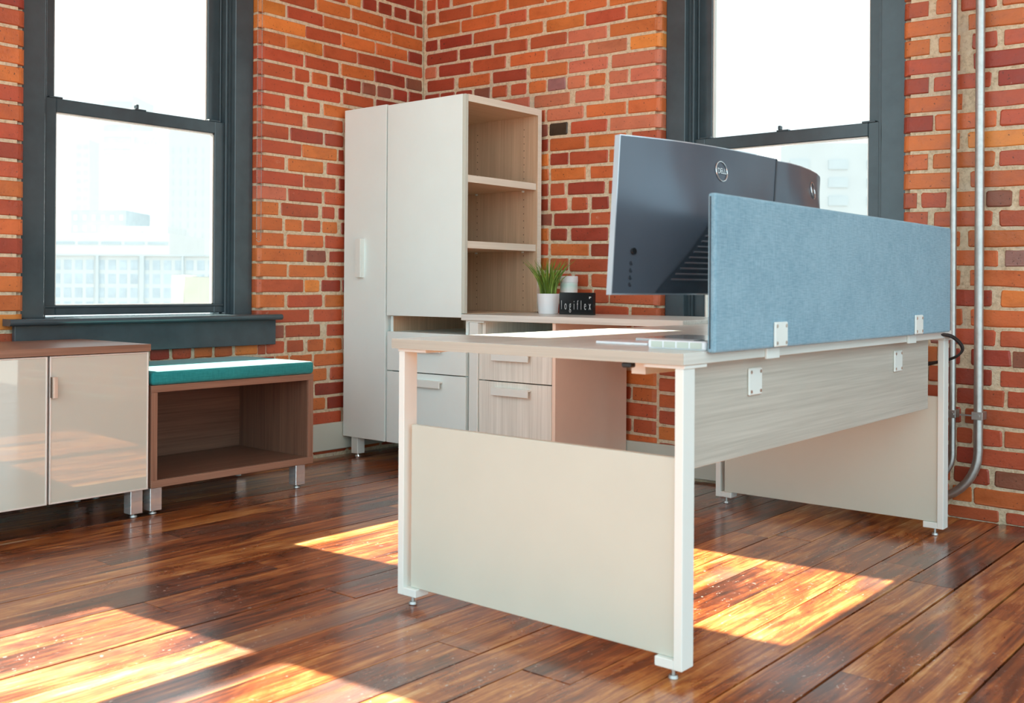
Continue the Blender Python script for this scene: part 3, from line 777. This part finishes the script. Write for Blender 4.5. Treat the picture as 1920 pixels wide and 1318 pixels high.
# ---- credenza with lacquer doors
cr = thing('credenza', (.31, -2.87, 0), 'walnut topped credenza with glossy beige doors on chrome legs', 'cabinet')
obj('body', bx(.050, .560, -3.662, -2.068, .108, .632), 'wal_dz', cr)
obj('top', bx(.045, .590, -3.668, -2.066, .6365, .664, bev=.001), 'wal_y', cr)
for y0, y1 in ((-2.458, -2.070), (-2.858, -2.466), (-3.258, -2.866), (-3.658, -3.266)):
    d = obj('door', bx(.562, .580, y0 + .006, y1 - .006, .110, .628), 'beige', cr)
    bm = bmesh.new()
    bm_box(bm, .5615, .582, y0, y0 + .006, .104, .634, .001); bm_box(bm, .5615, .582, y1 - .006, y1, .104, .634, .001)
    bm_box(bm, .5615, .582, y0 + .006, y1 - .006, .104, .110, .001); bm_box(bm, .5615, .582, y0 + .006, y1 - .006, .628, .634, .001)
    obj('door_frame', bm, 'aluw', d)
    if y0 > -2.46:
        bm = bmesh.new(); bm_box(bm, .582, .606, -2.457, -2.453, .486, .561, .0005); bm_box(bm, .602, .606, -2.453, -2.440, .486, .561, .0005)
        obj('handle', bm, 'alu', d)
def chrome_leg(parent, x, y, top):
    l = obj('leg', bx(x, x + .05, y, y + .05, .014, top, bev=.0015), 'chrome', parent); glide(l, x + .025, y + .025, .014, .015, 'steel')
for x, y in ((.525, -2.138), (.525, -3.64), (.09, -2.138), (.09, -3.64)): chrome_leg(cr, x, y, .1075)

# ---- bench with cushion
be = thing('bench', (.31, -1.66, 0), 'open walnut cubby bench on chrome legs beneath the window', 'bench')
bm = bmesh.new(); bm_box(bm, .052, .580, -2.058, -1.262, .474, .501, .0008); tpb = obj('top', bm, 'wal_y', be)
obj('bottom', bx(.052, .582, -2.058, -1.262, .104, .132, bev=.0008), 'wal_y', be)
for y in (-2.058, -1.290): obj('side_panel', bx(.052, .580, y, y + .028, .1322, .4738, bev=.0005), 'wal_z', be)
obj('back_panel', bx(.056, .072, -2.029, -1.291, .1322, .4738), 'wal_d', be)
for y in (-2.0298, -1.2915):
    obj('side_shade_sheet', bx(.073, .572, y, y + .0014, .1330, .4730), 'wal_dz', be)  # thin sheets added to carry the painted shade inside the cubby
obj('floor_shade_sheet', bx(.073, .574, -2.028, -1.292, .1322, .1335), 'wal_d', be)
for x, y in ((.525, -2.056), (.525, -1.352), (.09, -2.056), (.09, -1.352)): chrome_leg(be, x, y, .1035)
cu = tag(obj('seat_cushion', bx(.054, .584, -2.056, -1.260, .5015, .556, bev=.014, seg=3), 'teal', smooth=True), 'flat teal upholstered cushion lying on the walnut bench', 'cushion')

# ================================================================== MONITORS
def monitor(arc, zt, zb, tilt, ypos, label, knob):
    cx = sum(p[0] for p in arc) / len(arc)
    root = thing('monitor', (cx - .09, ypos, .745), label, 'monitor', 'curved monitors on the desk')
    n = len(arc)
    def P(s, v, off):
        t = s * (n - 1); i = min(int(t), n - 2); f = t - i
        a, b = Vector((*arc[i], 0)), Vector((*arc[i + 1], 0)); p = a.lerp(b, f)
        d = (Vector((*arc[min(i + 2, n - 1)], 0)) - Vector((*arc[max(i - 1, 0)], 0))).normalized(); nr = Vector((d.y, -d.x, 0))
        z = zt + (zb - zt) * v
        return Vector((p.x - tilt * v, p.y, z)) + nr * off
    def bul(s, v):
        g = lambda t, w: max(0.0, min(1.0, t / w)) ** 2 * (3 - 2 * max(0.0, min(1.0, t / w)))
        return .0005 + .034 * g(min(s, 1 - s), .42) * g(v, .55) * (1 - .25 * g(max(0, v - .7), .3))
    NS, NV = 28, 14
    def shell(name, f_in, f_out, mat, parent, s0=0, s1=1, v0=0, v1=1, smooth=True):
        bm = bmesh.new(); gi, go = [], []
        for j in range(NV + 1):
            v = v0 + (v1 - v0) * j / NV
            gi.append([bm.verts.new(P(s0 + (s1 - s0) * i / NS, v, f_in(s0 + (s1 - s0) * i / NS, v))) for i in range(NS + 1)])
            go.append([bm.verts.new(P(s0 + (s1 - s0) * i / NS, v, f_out(s0 + (s1 - s0) * i / NS, v))) for i in range(NS + 1)])
        for j in range(NV):
            for i in range(NS):
                bm.faces.new((gi[j][i], gi[j + 1][i], gi[j + 1][i + 1], gi[j][i + 1])); bm.faces.new((go[j][i], go[j][i + 1], go[j + 1][i + 1], go[j + 1][i]))
        for j in range(NV):
            bm.faces.new((gi[j][0], go[j][0], go[j + 1][0], gi[j + 1][0])); bm.faces.new((gi[j][NS], gi[j + 1][NS], go[j + 1][NS], go[j][NS]))
        for i in range(NS):
            bm.faces.new((gi[0][i], gi[0][i + 1], go[0][i + 1], go[0][i])); bm.faces.new((gi[NV][i], go[NV][i], go[NV][i + 1], gi[NV][i + 1]))
        o = obj(name, bm, mat, parent, smooth=False)
        if smooth:
            big = {p.index for p in o.data.polygons}
            for p in o.data.polygons: p.use_smooth = True
            o.data.set_sharp_from_angle(angle=math.radians(40))
        return o
    shell('bezel', lambda s, v: -.020, lambda s, v: 0.0, 'msilver', root)
    bc = shell('back_cover', lambda s, v: 0.0002, bul, 'mback', root, .004, 1.0, .006, .99)
    if knob: shell('seam_shade_strip', lambda s, v: bul(s, v) + .0002, lambda s, v: bul(s, v) + .0014, 'mvent', root, .990, 1.0, .004, .992)  # dark strip added for the shaded seam between the two monitors
    shell('display', lambda s, v: -.0212, lambda s, v: -.0201, 'black', root, .01, .99, .015, .97)
    # maker's ring and letters near the top of the back
    sc, vc = (.60 if knob else .52), .165
    c = P(sc, vc, bul(sc, vc)); xd = (P(sc + .03, vc, bul(sc + .03, vc)) - P(sc - .03, vc, bul(sc - .03, vc))).normalized(); yd = (P(sc, vc - .06, bul(sc, vc - .06)) - P(sc, vc + .06, bul(sc, vc + .06))).normalized(); yd = (yd - xd * yd.dot(xd)).normalized(); zd = xd.cross(yd)
    bm = bmesh.new(); pts = [c + zd * .002 + (xd * math.cos(t) + yd * math.sin(t)) * .027 for t in (2 * math.pi * k / 36 for k in range(37))]
    bm_tube(bm, pts, .0016, 6); em = obj('emblem_ring', bm, 'logo', bc)
    obj('lettering', text_bm('DELL', .022, c + zd * .0022, xd, yd, .85), 'logo', bc)
    # ribbed stand recess, a trapezoid widening downwards
    sm = .60 if knob else .5
    tr = bmesh.new(); ribs = []
    def tp_(q, v, off): s = max(.02, min(.98, sm + q)); return P(s, v, bul(s, v) + off)
    rows = 14; prev = None
    for k in range(rows + 1):
        v = .50 + .485 * k / rows; hw = .10 + .28 * k / rows
        cur = [tr.verts.new(tp_(-hw + 2 * hw * i / 10, v, .003)) for i in range(11)]
        if prev:
            for i in range(10): tr.faces.new((prev[i], cur[i], cur[i + 1], prev[i + 1]))
        prev = cur
    vp_ = obj('vent_panel', tr, 'mvent', root)
    for k in range(11):
        v = .54 + .036 * k; hw = .10 + .28 * (v - .5) / .485 - .02
        bm = bmesh.new(); bm_tube(bm, [tp_(-hw + 2 * hw * i / 10, v, .004) for i in range(11)], .0028, 5); obj('vent_slat', bm, 'mback', vp_)
    if knob:
        q = P(.10, .725, bul(.10, .725)); bm = bmesh.new(); bm_cyl(bm, q, q + zd * .006, .0085, None, 14); obj('joystick_knob', bm, 'black', root)
        for k in range(4):
            q = P(.095, .80 + .045 * k, bul(.095, .80 + .045 * k)); bm = bmesh.new(); bm_cyl(bm, q - zd * .001, q + zd * .0012, .0058, None, 12); obj('button', bm, 'mvent', root)
    # neck and base
    b = P(sm, .62, 0); yb = b.y
    bm = bmesh.new(); bm_box(bm, b.x + .020, b.x + .048, yb - .035, yb + .035, .7572, zb + .14, .004, 2); obj('stand_neck', bm, 'base', root)
    obj('stand_base', bx(b.x - .17, b.x + .085, yb - .13, yb + .13, .7452, .757, bev=.003), 'base', root)
    return root
arc1 = [(2.772, -2.092), (2.797, -2.015), (2.820, -1.930), (2.838, -1.840), (2.850, -1.750), (2.858, -1.640), (2.862, -1.520), (2.863, -1.404)]
arc2 = [(2.846, -1.4020), (2.850, -1.300), (2.843, -1.200), (2.822, -1.080), (2.796, -.970), (2.764, -.870), (2.726, -.780)]
monitor(arc1, 1.274, .874, .024, -1.70, 'wide curved monitor nearest the camera, its graphite back above the felt screen', True)
monitor(arc2, 1.274, .874, .024, -1.10, 'second curved monitor seen partly, beyond the nearer one', False)

# ================================================================== SMALL THINGS
pt = thing('potted_grass', (1.092, -.220, .762), 'tuft of green grass in a white pot on the return worktop', 'plant')
bm = bmesh.new(); bm_lathe(bm, [(.046, .7622), (.048, .764), (.0555, .858), (.0555, .861), (.0515, .861), (.050, .850), (.001, .850)], 1.092, -.220)
obj('pot', bm, 'pot', pt, smooth=False)
for p in pt.children[0].data.polygons: p.use_smooth = True
pt.children[0].data.set_sharp_from_angle(angle=math.radians(35))
bm = bmesh.new(); bm_cyl(bm, (1.092, -.220, .8502), (1.092, -.220, .856), .0495, None, 20); obj('soil', bm, 'soil', pt)
bm = bmesh.new(); rg = random.Random(3)
for k in range(110):
    a = rg.uniform(0, 6.283); r = .042 * math.sqrt(rg.random()); b0 = Vector((1.092 + r * math.cos(a), -.220 + r * math.sin(a), .853))
    lean = rg.uniform(.015, .07) * (0.3 + r / .042); ln = rg.uniform(.12, .20); az = a + rg.uniform(-.7, .7); w = rg.uniform(.005, .009); tw = rg.uniform(0, 3.14)
    d = Vector((math.cos(az), math.sin(az), 0)); side = Vector((math.cos(tw), math.sin(tw), 0)); pv = None
    for i in range(6):
        t = i / 5; c = b0 + d * (lean * t * t * 1.5) + Vector((0, 0, ln * t * (1 - .08 * t))); ww = w * (.55 + .9 * t - 1.42 * t * t * t) * .5 + .0002
        cur = (bm.verts.new(c - side * ww), bm.verts.new(c + d * .0006), bm.verts.new(c + side * ww))
        if pv:
            bm.faces.new((pv[0], pv[1], cur[1], cur[0])); bm.faces.new((pv[1], pv[2], cur[2], cur[1]))
        pv = cur
tag(obj('grass_blades', bm, 'blade', pt), kind='stuff')

bxo = thing('display_box', (1.284, -.225, .762), 'small glossy black box with white lettering beside the potted grass', 'box')
obj('block', bx(1.184, 1.384, -.252, -.230, .7622, .868, bev=.0012), 'black', bxo)
obj('lettering', text_bm('logiflex', .066, (1.284, -.2525, .806), (1, 0, 0), (0, 0, 1), .40, 2.1, thin=-.0011), 'lettersilver', bxo)
bm = bmesh.new(); bm_box(bm, 1.362, 1.373, -.2532, -.2522, .845, .849); bm_box(bm, 1.362, 1.366, -.2532, -.2522, .839, .845); obj('corner_mark', bm, 'lettersilver', bxo)

jr = thing('lidded_jar', (1.128, -.100, .762), 'white lidded jar with pale green glaze behind the grass pot', 'jar')
bm = bmesh.new(); bm_lathe(bm, [(.041, .7622), (.044, .766), (.044, .915), (.043, .918)], 1.128, -.100, 28); obj('body', bm, 'jar', jr)
bm = bmesh.new(); bm_lathe(bm, [(.0455, .9182), (.0455, .946), (.043, .949)], 1.128, -.100, 28); obj('lid', bm, 'jar_lid', jr)
for c in jr.children:
    for p in c.data.polygons: p.use_smooth = True
    c.data.set_sharp_from_angle(angle=math.radians(35))

pm = thing('power_module', (2.93, -2.04, .745), 'low white power module at the near desk corner by the felt screen', 'power module')
obj('housing', bx(2.852, 3.012, -2.085, -2.000, .7452, .766, bev=.003), 'pot', pm)
for k in range(4): obj('socket_cover', bx(2.862 + k * .036, 2.893 + k * .036, -2.0864, -2.0848, .749, .763), 'white', pm)
obj('cord_slot', bx(2.965, 3.002, -2.06, -2.02, .7658, .7672), 'black', pm)
tag(obj('notepad', bx(2.63, 2.79, -1.99, -1.885, .7452, .751, bev=.001), 'pot'), 'thin white notepad lying on the desk under the near monitor', 'notepad')

# ---- conduits on the wall
def conduit(x, r, zbend, rb_, endx, label, y=-.042):
    pts = [(x, y, 3.3), (x, y, 2.4), (x, y, 1.6), (x, y, .9), (x, y, zbend)]
    for k in range(1, 10):
        t = math.pi / 2 * k / 9 * .93
        pts.append((x - rb_ + rb_ * math.cos(t), y, zbend - rb_ * math.sin(t)))
    lx, _, lz = pts[-1]; pts.append((endx, y, lz - (lx - endx) * .11))
    c = thing('conduit', (x, y, .05), label, 'pipe', 'steel conduits on the back wall')
    bm = bmesh.new(); bm_tube(bm, pts, r, 16); p = obj('pipe', bm, 'steel', c, smooth=True)
    bm = bmesh.new(); bm_box(bm, x - r - .003, x + r + .003, y - r - .003, -.004, .395, .425, .001); bm_box(bm, x - r - .05, x - r - .003, y - .006, y - .002, .406, .412)
    bm_cyl(bm, (x + .004, y - r - .003, .410), (x + .004, y - r - .008, .410), .007, None, 6); obj('strap', bm, 'steel', c)
    if r > .015:
        for z in (2.33, 1.60): bm = bmesh.new(); bm_cyl(bm, (x, y, z), (x, y, z + .004), r + .0012, None, 16); obj('coupling_seam', bm, 'steel', c)
    return c
conduit(3.046, .0170, .272, .205, 2.55, 'thicker galvanised conduit pipe, rightmost on the brick wall')
conduit(2.950, .0125, .250, .11, 2.55, 'thinner galvanised conduit pipe just left of the thick one')
# ---- cables behind the desk end
cb = thing('power_cable', (3.03, -.30, .6), 'black power cables drooping from the far desk corner', 'cable')
for pts in ([(3.02, -.45, .735), (3.04, -.36, .728), (3.055, -.30, .700), (3.060, -.29, .672), (3.03, -.285, .645), (2.96, -.275, .620), (2.90, -.27, .606), (2.80, -.25, .60)],
            [(3.02, -.46, .735), (3.045, -.37, .722), (3.062, -.31, .685), (3.050, -.30, .655), (3.00, -.29, .632), (2.90, -.28, .612), (2.78, -.26, .585)]):
    sm = []
    for i in range(len(pts) - 1):
        p0, p1, p2, p3 = (Vector(pts[max(0, min(len(pts) - 1, i + d))]) for d in (-1, 0, 1, 2))
        for t in (0, .25, .5, .75): sm.append(.5 * ((2 * p1) + (-p0 + p2) * t + (2 * p0 - 5 * p1 + 4 * p2 - p3) * t * t + (-p0 + 3 * p1 - 3 * p2 + p3) * t ** 3))
    sm.append(Vector(pts[-1])); bm = bmesh.new(); bm_tube(bm, sm, .0045, 8); obj('cord', bm, 'blackp', cb, smooth=True)
# ---- bead chain of the roller shade
bm = bmesh.new()
base = bmesh.new(); bmesh.ops.create_icosphere(base, subdivisions=1, radius=.0027); bme = [v.co.copy() for v in base.verts]; bfa = [[v.index for v in f.verts] for f in base.faces]; base.free()
path = [(.010, -1.155, 2.6 - .0066 * k) for k in range(224)] + [(.010, -1.142 - .013 * math.cos(t), 1.120 - .013 * math.sin(t)) for t in (.3, .8, 1.3, 1.8, 2.3, 2.8)] + [(.010, -1.129, 1.124 + .0066 * k) for k in range(224)]
for p in path:
    vv = [bm.verts.new(c + Vector(p)) for c in bme]
    for f in bfa: bm.faces.new([vv[i] for i in f])
tag(obj('bead_chain', bm, 'steel', recalc=False, smooth=True), 'steel bead chain loop hanging at the right jamb of the left window', 'chain')

# ================================================================== CITY BEYOND THE WINDOWS
GZ = -24.0
def building(name, px0, px1, ptop, dist, depth, mat, label, grid=None, wmat='c_win', z0=GZ, bands=None):
    """a block standing on the street; px0..px1 / ptop say where its front is seen at that distance"""
    a, b = at(px0, ptop, dist), at(px1, ptop, dist)
    mid = (a + b) / 2; zt = mid.z; wv = Vector((b.x - a.x, b.y - a.y, 0)); Wd = wv.length; ud = wv.normalized(); nd = Vector((-ud.y, ud.x, 0))
    if nd.dot(Vector((FW.x, FW.y, 0))) < 0: nd = -nd
    o = Vector((a.x, a.y, 0))
    root = thing(name, (mid.x, mid.y, z0), label, 'building', 'pale city buildings beyond the windows')
    def blk(u0, u1, d0, d1, za, zb):
        bm = bmesh.new(); vs_ = []
        for z in (za, zb):
            for u, d in ((u0, d0), (u1, d0), (u1, d1), (u0, d1)): q = o + ud * u + nd * d; vs_.append(bm.verts.new((q.x, q.y, z)))
        for f in ((3, 2, 1, 0), (4, 5, 6, 7), (0, 1, 5, 4), (1, 2, 6, 5), (2, 3, 7, 6), (3, 0, 4, 7)): bm.faces.new([vs_[i] for i in f])
        return bm
    obj('wall', blk(0, Wd, 0, depth, z0, zt), mat, root)
    obj('added_roof', blk(.02 * Wd, .98 * Wd, .02 * Wd, depth, zt, zt + .02), 'c_tar', root)  # unseen dark slab added to keep sun bounce off the facades
    ppm = FPX / dist
    if grid:
        nx, pitch, wfrac, hfrac, nrow, off = grid
        cw = Wd / nx
        for r in range(nrow):
            zc = zt - (off + pitch * (r + .5)) / ppm
            for i in range(nx):
                obj('window', blk(cw * (i + .5 - wfrac / 2), cw * (i + .5 + wfrac / 2), -.04 * cw, -.001, zc - pitch * hfrac / 2 / ppm, zc + pitch * hfrac / 2 / ppm), wmat, root)
    for (pa, pb, ya, yb, mt) in bands or []:
        obj('ledge', blk((pa - px0) / (px1 - px0) * Wd, (pb - px0) / (px1 - px0) * Wd, -.02 * Wd, -.001, zt - (yb - ptop) / ppm, zt - (ya - ptop) / ppm), mt, root)
    return root
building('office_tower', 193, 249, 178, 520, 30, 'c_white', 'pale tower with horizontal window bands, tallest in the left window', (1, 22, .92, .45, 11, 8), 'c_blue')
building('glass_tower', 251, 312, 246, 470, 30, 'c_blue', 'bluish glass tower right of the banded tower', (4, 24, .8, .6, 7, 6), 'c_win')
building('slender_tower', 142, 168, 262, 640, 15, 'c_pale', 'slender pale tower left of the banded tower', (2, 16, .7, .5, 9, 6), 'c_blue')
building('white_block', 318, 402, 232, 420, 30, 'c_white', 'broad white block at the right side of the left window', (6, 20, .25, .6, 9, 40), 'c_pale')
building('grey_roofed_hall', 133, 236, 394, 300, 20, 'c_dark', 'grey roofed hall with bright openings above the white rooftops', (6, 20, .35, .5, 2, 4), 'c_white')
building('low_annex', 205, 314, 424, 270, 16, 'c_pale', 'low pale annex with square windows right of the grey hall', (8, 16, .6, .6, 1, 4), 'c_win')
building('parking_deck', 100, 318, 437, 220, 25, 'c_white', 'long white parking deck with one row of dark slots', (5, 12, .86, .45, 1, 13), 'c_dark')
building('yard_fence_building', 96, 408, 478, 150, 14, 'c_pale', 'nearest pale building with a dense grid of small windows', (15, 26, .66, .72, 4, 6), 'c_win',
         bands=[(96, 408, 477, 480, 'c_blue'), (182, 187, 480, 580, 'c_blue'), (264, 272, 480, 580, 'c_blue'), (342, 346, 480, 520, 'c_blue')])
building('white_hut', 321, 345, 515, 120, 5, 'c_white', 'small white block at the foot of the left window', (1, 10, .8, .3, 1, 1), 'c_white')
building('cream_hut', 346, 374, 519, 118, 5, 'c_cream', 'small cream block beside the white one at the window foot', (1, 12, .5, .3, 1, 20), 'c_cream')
building('reflection_block', 1463, 1680, 268, 70, 12, 'c_pale', 'pale blue-grey block standing for a reflection in the right window', (3, 34, .5, .5, 5, 24), 'c_blue')  # block made up in place of a reflection in the pane
tag(obj('street', bx(-700, 400, -300, 700, GZ - .5, GZ), 'c_street'), 'pale street level far below the windows', kind='structure')
